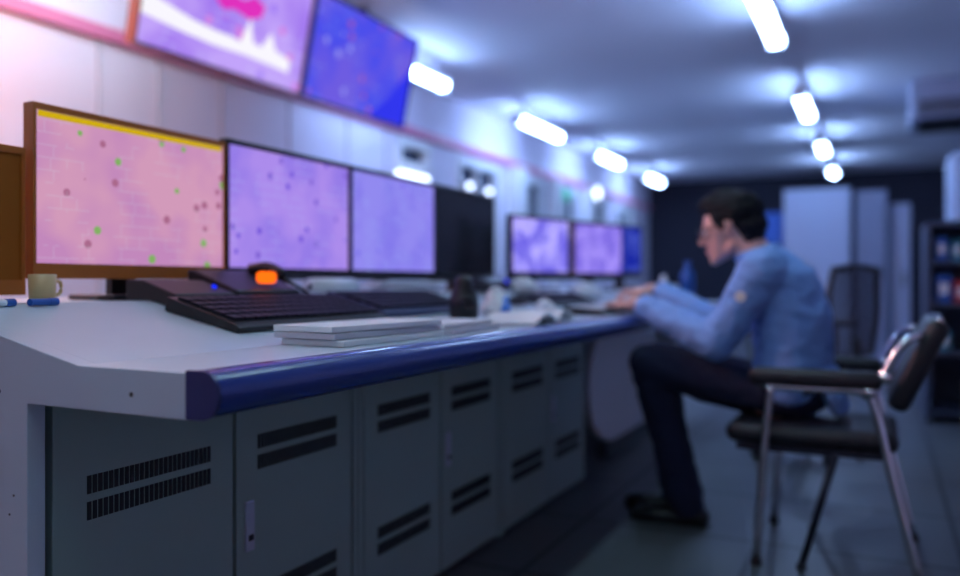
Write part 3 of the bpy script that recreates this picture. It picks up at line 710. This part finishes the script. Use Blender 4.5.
# ------------------------------------------------------------------ the man's chair
cx, cy = 2.85, .16
ch = thing('visitor_chair', 'black padded chair with chrome arm frame under the seated man', 'chair', (cx, cy, 0)); cs = (cx, cy, 0)
obj('seat', rbox(cx-.215, cx+.215, -.05, .445, .365, .428, .03, 5), M['chairpad'], ch, cs, smooth=True)
obj('seat_frame', bx(cx-.20, cx+.20, -.02, .41, .345, .366), M['darktube'], ch, cs)
b = BM(); add(b, rbox(-.215, .215, -.030, .030, -.15, .14, .025, 4), Matrix.Translation((cx, -.10, .632)) @ Matrix.Rotation(.42, 4, 'X'))
obj('backrest', b, M['chairpad'], ch, cs, smooth=True)
b = BM(); tube(b, arc([(cx-.20, -.152, .757), (cx, -.16, .764), (cx+.20, -.152, .757)], 8), .011, 12); obj('backrest_top_rail', b, M['chrome'], ch, cs, smooth=True)
for s in (-1, 1):
    x = cx+s*.24
    b = BM(); add(b, rbox(x-.030, x+.030, -.005, .365, .555, .610, .022, 4)); obj('armrest', b, M['chairpad'], ch, cs, smooth=True)
    b = BM(); tube(b, arc([(x, .30, .560), (x, .315, .42), (x, .345, .012)], 5), .0125, 14); obj('front_leg', b, M['chrome'], ch, cs, smooth=True)
    b = BM(); tube(b, arc([(x, .335, .553), (x, .17, .552), (x, .05, .550), (x, .015, .50), (x, -.03, .3), (x, -.10, .012)], 6), .0125, 14); obj('rear_leg', b, M['chrome'], ch, cs, smooth=True)
    b = BM(); tube(b, arc([(x, .05, .535), (x-s*.0, -.005, .60), (x-s*.005, -.055, .69), (x-s*.03, -.105, .72)], 6), .012, 14); obj('back_support', b, M['chrome'], ch, cs, smooth=True)
    b = BM(); tube(b, [(x-s*.03, .12, .352), (x-s*.02, .215, .0105)], .011, 12); obj('inner_leg', b, M['darktube'], ch, cs, smooth=True)
    for yy, sy in ((.345, 0), (-.10, 0)):
        b = BM(); lathe(b, [(.017, 0), (.017, .012), (.013, .022)], 14, (x, yy, 0)); obj('foot_cap', b, M['black'], ch, cs)
    b = BM(); lathe(b, [(.015, 0), (.015, .010), (.012, .018)], 14, (x-s*.02, .215, 0)); obj('foot_cap', b, M['black'], ch, cs)
    for q in ((x-s*.0, -.015, .595), (x-s*.0, .03, .55)):
        b = BM(); lathe(b, [(.014, -.008), (.018, 0), (.014, .008)], 14); bmesh.ops.transform(b, matrix=Matrix.Translation((q[0]-.014, q[1], q[2])) @ Matrix.Rotation(PI/2, 4, 'Y'), verts=b.verts)
        obj('bolt_cap', b, M['chrome'], ch, cs, smooth=True)

# ------------------------------------------------------------------ office chair behind
oc = thing('office_chair', 'black mesh-back swivel chair behind the seated man', 'chair', (4.40, .36, 0), (0, 0, -.50))
for k in range(5):
    a = 2*PI*k/5+.4; d = Vector((math.cos(a), math.sin(a), 0))
    b = BM(); tube(b, [d*.02+Vector((0, 0, .11)), d*.28+Vector((0, 0, .075))], .022, 10, .014); lg = obj('base_arm', b, M['black'], oc, smooth=True)
    b = BM(); lathe(b, [(.024, -.022), (.028, -.015), (.028, .015), (.024, .022)], 18); bmesh.ops.transform(b, matrix=Matrix.Translation(d*.28+Vector((0, 0, .0285))) @ Matrix.Rotation(a+PI/2, 4, 'Z') @ Matrix.Rotation(PI/2, 4, 'Y'), verts=b.verts)
    obj('caster', b, M['black'], lg, smooth=True)
b = BM(); lathe(b, [(.035, .08), (.035, .2), (.02, .21), (.02, .40)], 18); obj('gas_column', b, M['darktube'], oc, smooth=True)
obj('seat', rbox(-.24, .24, -.22, .26, .405, .475, .03, 4), M['chairpad'], oc, smooth=True)
b = BM()
for s in (-1, 1): tube(b, arc([(s*.21, -.25, .52), (s*.225, -.27, .72), (s*.19, -.29, .93)], 6), .014, 10)
tube(b, arc([(-.19, -.29, .93), (0, -.30, .945), (.19, -.29, .93)], 6), .014, 10); tube(b, arc([(-.21, -.25, .52), (0, -.265, .51), (.21, -.25, .52)], 6), .014, 10)
tube(b, arc([(0, -.10, .395), (0, -.30, .42), (0, -.29, .60)], 6), .018, 10)
bf = obj('back_frame', b, M['black'], oc, smooth=True)
b = BM()
for k in range(22):
    x = -.20+.40*k/21; tube(b, [(x, -.255, .52), (x*.98, -.272, .72), (x*.9, -.292, .93)], .003, 5)
for k in range(22):
    z = .53+.39*k/21; tube(b, [(-.20, -.255-.04*(z-.52)/.41, z), (.20, -.255-.04*(z-.52)/.41, z)], .003, 5)
obj('mesh_back', b, M['darkkey'], oc)
for s in (-1, 1):
    b = BM(); tube(b, arc([(s*.24, .0, .43), (s*.29, .0, .46), (s*.29, .0, .64)], 6), .014, 10); ar = obj('arm_post', b, M['black'], oc, smooth=True)
    obj('arm_pad', rbox(s*.29-.035, s*.29+.035, -.13, .14, .64, .67, .012), M['chairpad'], oc, smooth=True)

# ------------------------------------------------------------------ far right furniture
def locker(label, x, y0, y1, dx, h, m):
    t = thing('tall_locker', label, 'cabinet', (x, (y0+y1)/2, 0), group='tall steel cabinets at the back of the room')
    w = (y1-y0)/2
    obj('carcass', bx(0, dx, -w, w, 0, h), m, t, bevel=.006)
    d = obj('door', bx(-.018, -.001, -w+.01, w-.01, .06, h-.02), m, t, bevel=.003)
    obj('handle', bx(-.034, -.019, -w+.05, -w+.07, h*.5, h*.5+.14), M['gap'], d)
    return t
locker('widest pale blue-grey locker, leftmost, behind the seated man', 8.9, .27, .90, .5, 1.82, M['locker'])
locker('slate blue locker in the middle of the three tall cabinets', 9.0, -.06, .225, .5, 1.79, M['locker2'])
locker('narrowest and lowest locker, rightmost of the three tall cabinets', 9.15, -.27, -.07, .5, 1.66, M['locker'])
t = thing('blue_partition', 'low blue screen partition seen behind the man\'s head', 'partition', (9.2, 1.15, 0))
obj('fabric_panel', bx(-.02, .02, -.22, .22, .95, 1.62), mat('blue_fabric', (.06, .16, .55), .8), t, bevel=.004)
obj('frame', bx(-.025, .025, -.24, -.221, 0, 1.65), M['ac'], t); obj('frame', bx(-.025, .025, .221, .24, 0, 1.65), M['ac'], t)

t = thing('dark_shelf_unit', 'dark slate shelf unit with blue and red items at right edge', 'shelf', (5.7, -.33, 0)); q = (5.7, -.33, 0)
b = BM()
box(b, 5.7, 6.3, -.36, -.33, 0, 1.24); box(b, 5.7, 6.3, -1.2, -1.17, 0, 1.24); box(b, 6.27, 6.3, -1.17, -.36, 0, 1.24)
obj('carcass', b, M['navycab'], t, q)
for z in (.05, .42, .72, .98, 1.22): obj('shelf_board', bx(5.7, 6.27, -1.17, -.36, z, z+.025), M['navycab'], t, q)
k = 0
for y, z, w_, h_, m_, lb in ((-.42, 1.006, .06, .14, 'bluepl', 'blue box file on the upper shelf of the dark unit'), (-.50, 1.006, .05, .12, 'teal', 'teal box file beside the blue one on upper shelf'), (-.43, .746, .08, .17, 'bluepl', 'wide blue box file on the middle shelf of the dark unit'), (-.52, .746, .06, .13, 'red', 'red box file on the middle shelf of the dark unit'), (-.43, .446, .07, .12, 'teal', 'teal box file on the lowest filled shelf of dark unit')):
    t = thing('box_file', lb, 'file', (5.74, y, z), group='box files in the dark shelf unit')
    obj('file_case', bx(0, .28, -w_/2, w_/2, 0, h_), M[m_], t, bevel=.003)
    obj('spine_label', bx(-.0015, -.0002, -w_*.3, w_*.3, h_*.3, h_*.7), M['paper'], t)
for o_ in list(C.objects):
    if o_.parent is None and (o_.name.startswith('box_file') or o_.name == 'dark_shelf_unit'): o_.location.y += .08
t = thing('wooden_crate', 'tan wooden crate at the right edge beside the dark shelves', 'crate', (4.9, -.42, 0)); q = (4.9, -.42, 0)
b = BM(); box(b, 4.9, 4.92, -.75, -.42, 0, .32); box(b, 5.3, 5.32, -.75, -.42, 0, .32); box(b, 4.9, 5.32, -.44, -.42, 0, .3201); box(b, 4.9, 5.32, -.77, -.75, 0, .32); box(b, 4.92, 5.3, -.75, -.44, 0, .02)
obj('crate_walls', b, M['wood'], t, q, bevel=.003)
b = BM(); box(b, 4.893, 4.8995, -.60, -.52, .16, .22); obj('handle_hole', b, M['slot'], t, q)
t = thing('white_column', 'pale rounded column at the right edge above the shelves', 'column', (8.2, -.80, 0))
obj('shaft', rbox(-.2, .2, -.28, .28, 0, 2.0, .09, 5), M['locker'], t, smooth=True)
t = thing('air_unit', 'grey air conditioning unit fixed under the ceiling at right', 'air conditioner', (8.1, -.6, H))
obj('casing', bx(0, .9, -.5, .36, -.34, 0), M['ac'], t, bevel=.02)
b = BM()
for k in range(6): box(b, -.006, .0, -.45, .30, -.31+k*.022, -.298+k*.022)
obj('front_grille', b, M['slot'], t)
obj('underside_vent', bx(.1, .8, -.42, .28, -.352, -.341), M['slot'], t)

# ------------------------------------------------------------------ world, camera, output look
w = bpy.data.worlds.new('World'); S.world = w; w.use_nodes = True
w.node_tree.nodes['Background'].inputs['Color'].default_value = (.05, .09, .25, 1)
w.node_tree.nodes['Background'].inputs['Strength'].default_value = .1
cam = bpy.data.cameras.new('camera'); co = bpy.data.objects.new('camera', cam); C.objects.link(co)
co.location = (0, 0, .871); co.rotation_euler = (PI/2, 0, math.radians(26.4-90))
cam.sensor_width = 36; cam.lens = 30.26; cam.shift_y = -6/960; cam.clip_start = .05
cam.dof.use_dof = True; cam.dof.focus_distance = 1.35; cam.dof.aperture_fstop = 1.2
S.camera = co
S.view_settings.view_transform = 'Standard'; S.view_settings.look = 'None'
S.view_settings.exposure = 0; S.view_settings.gamma = 1
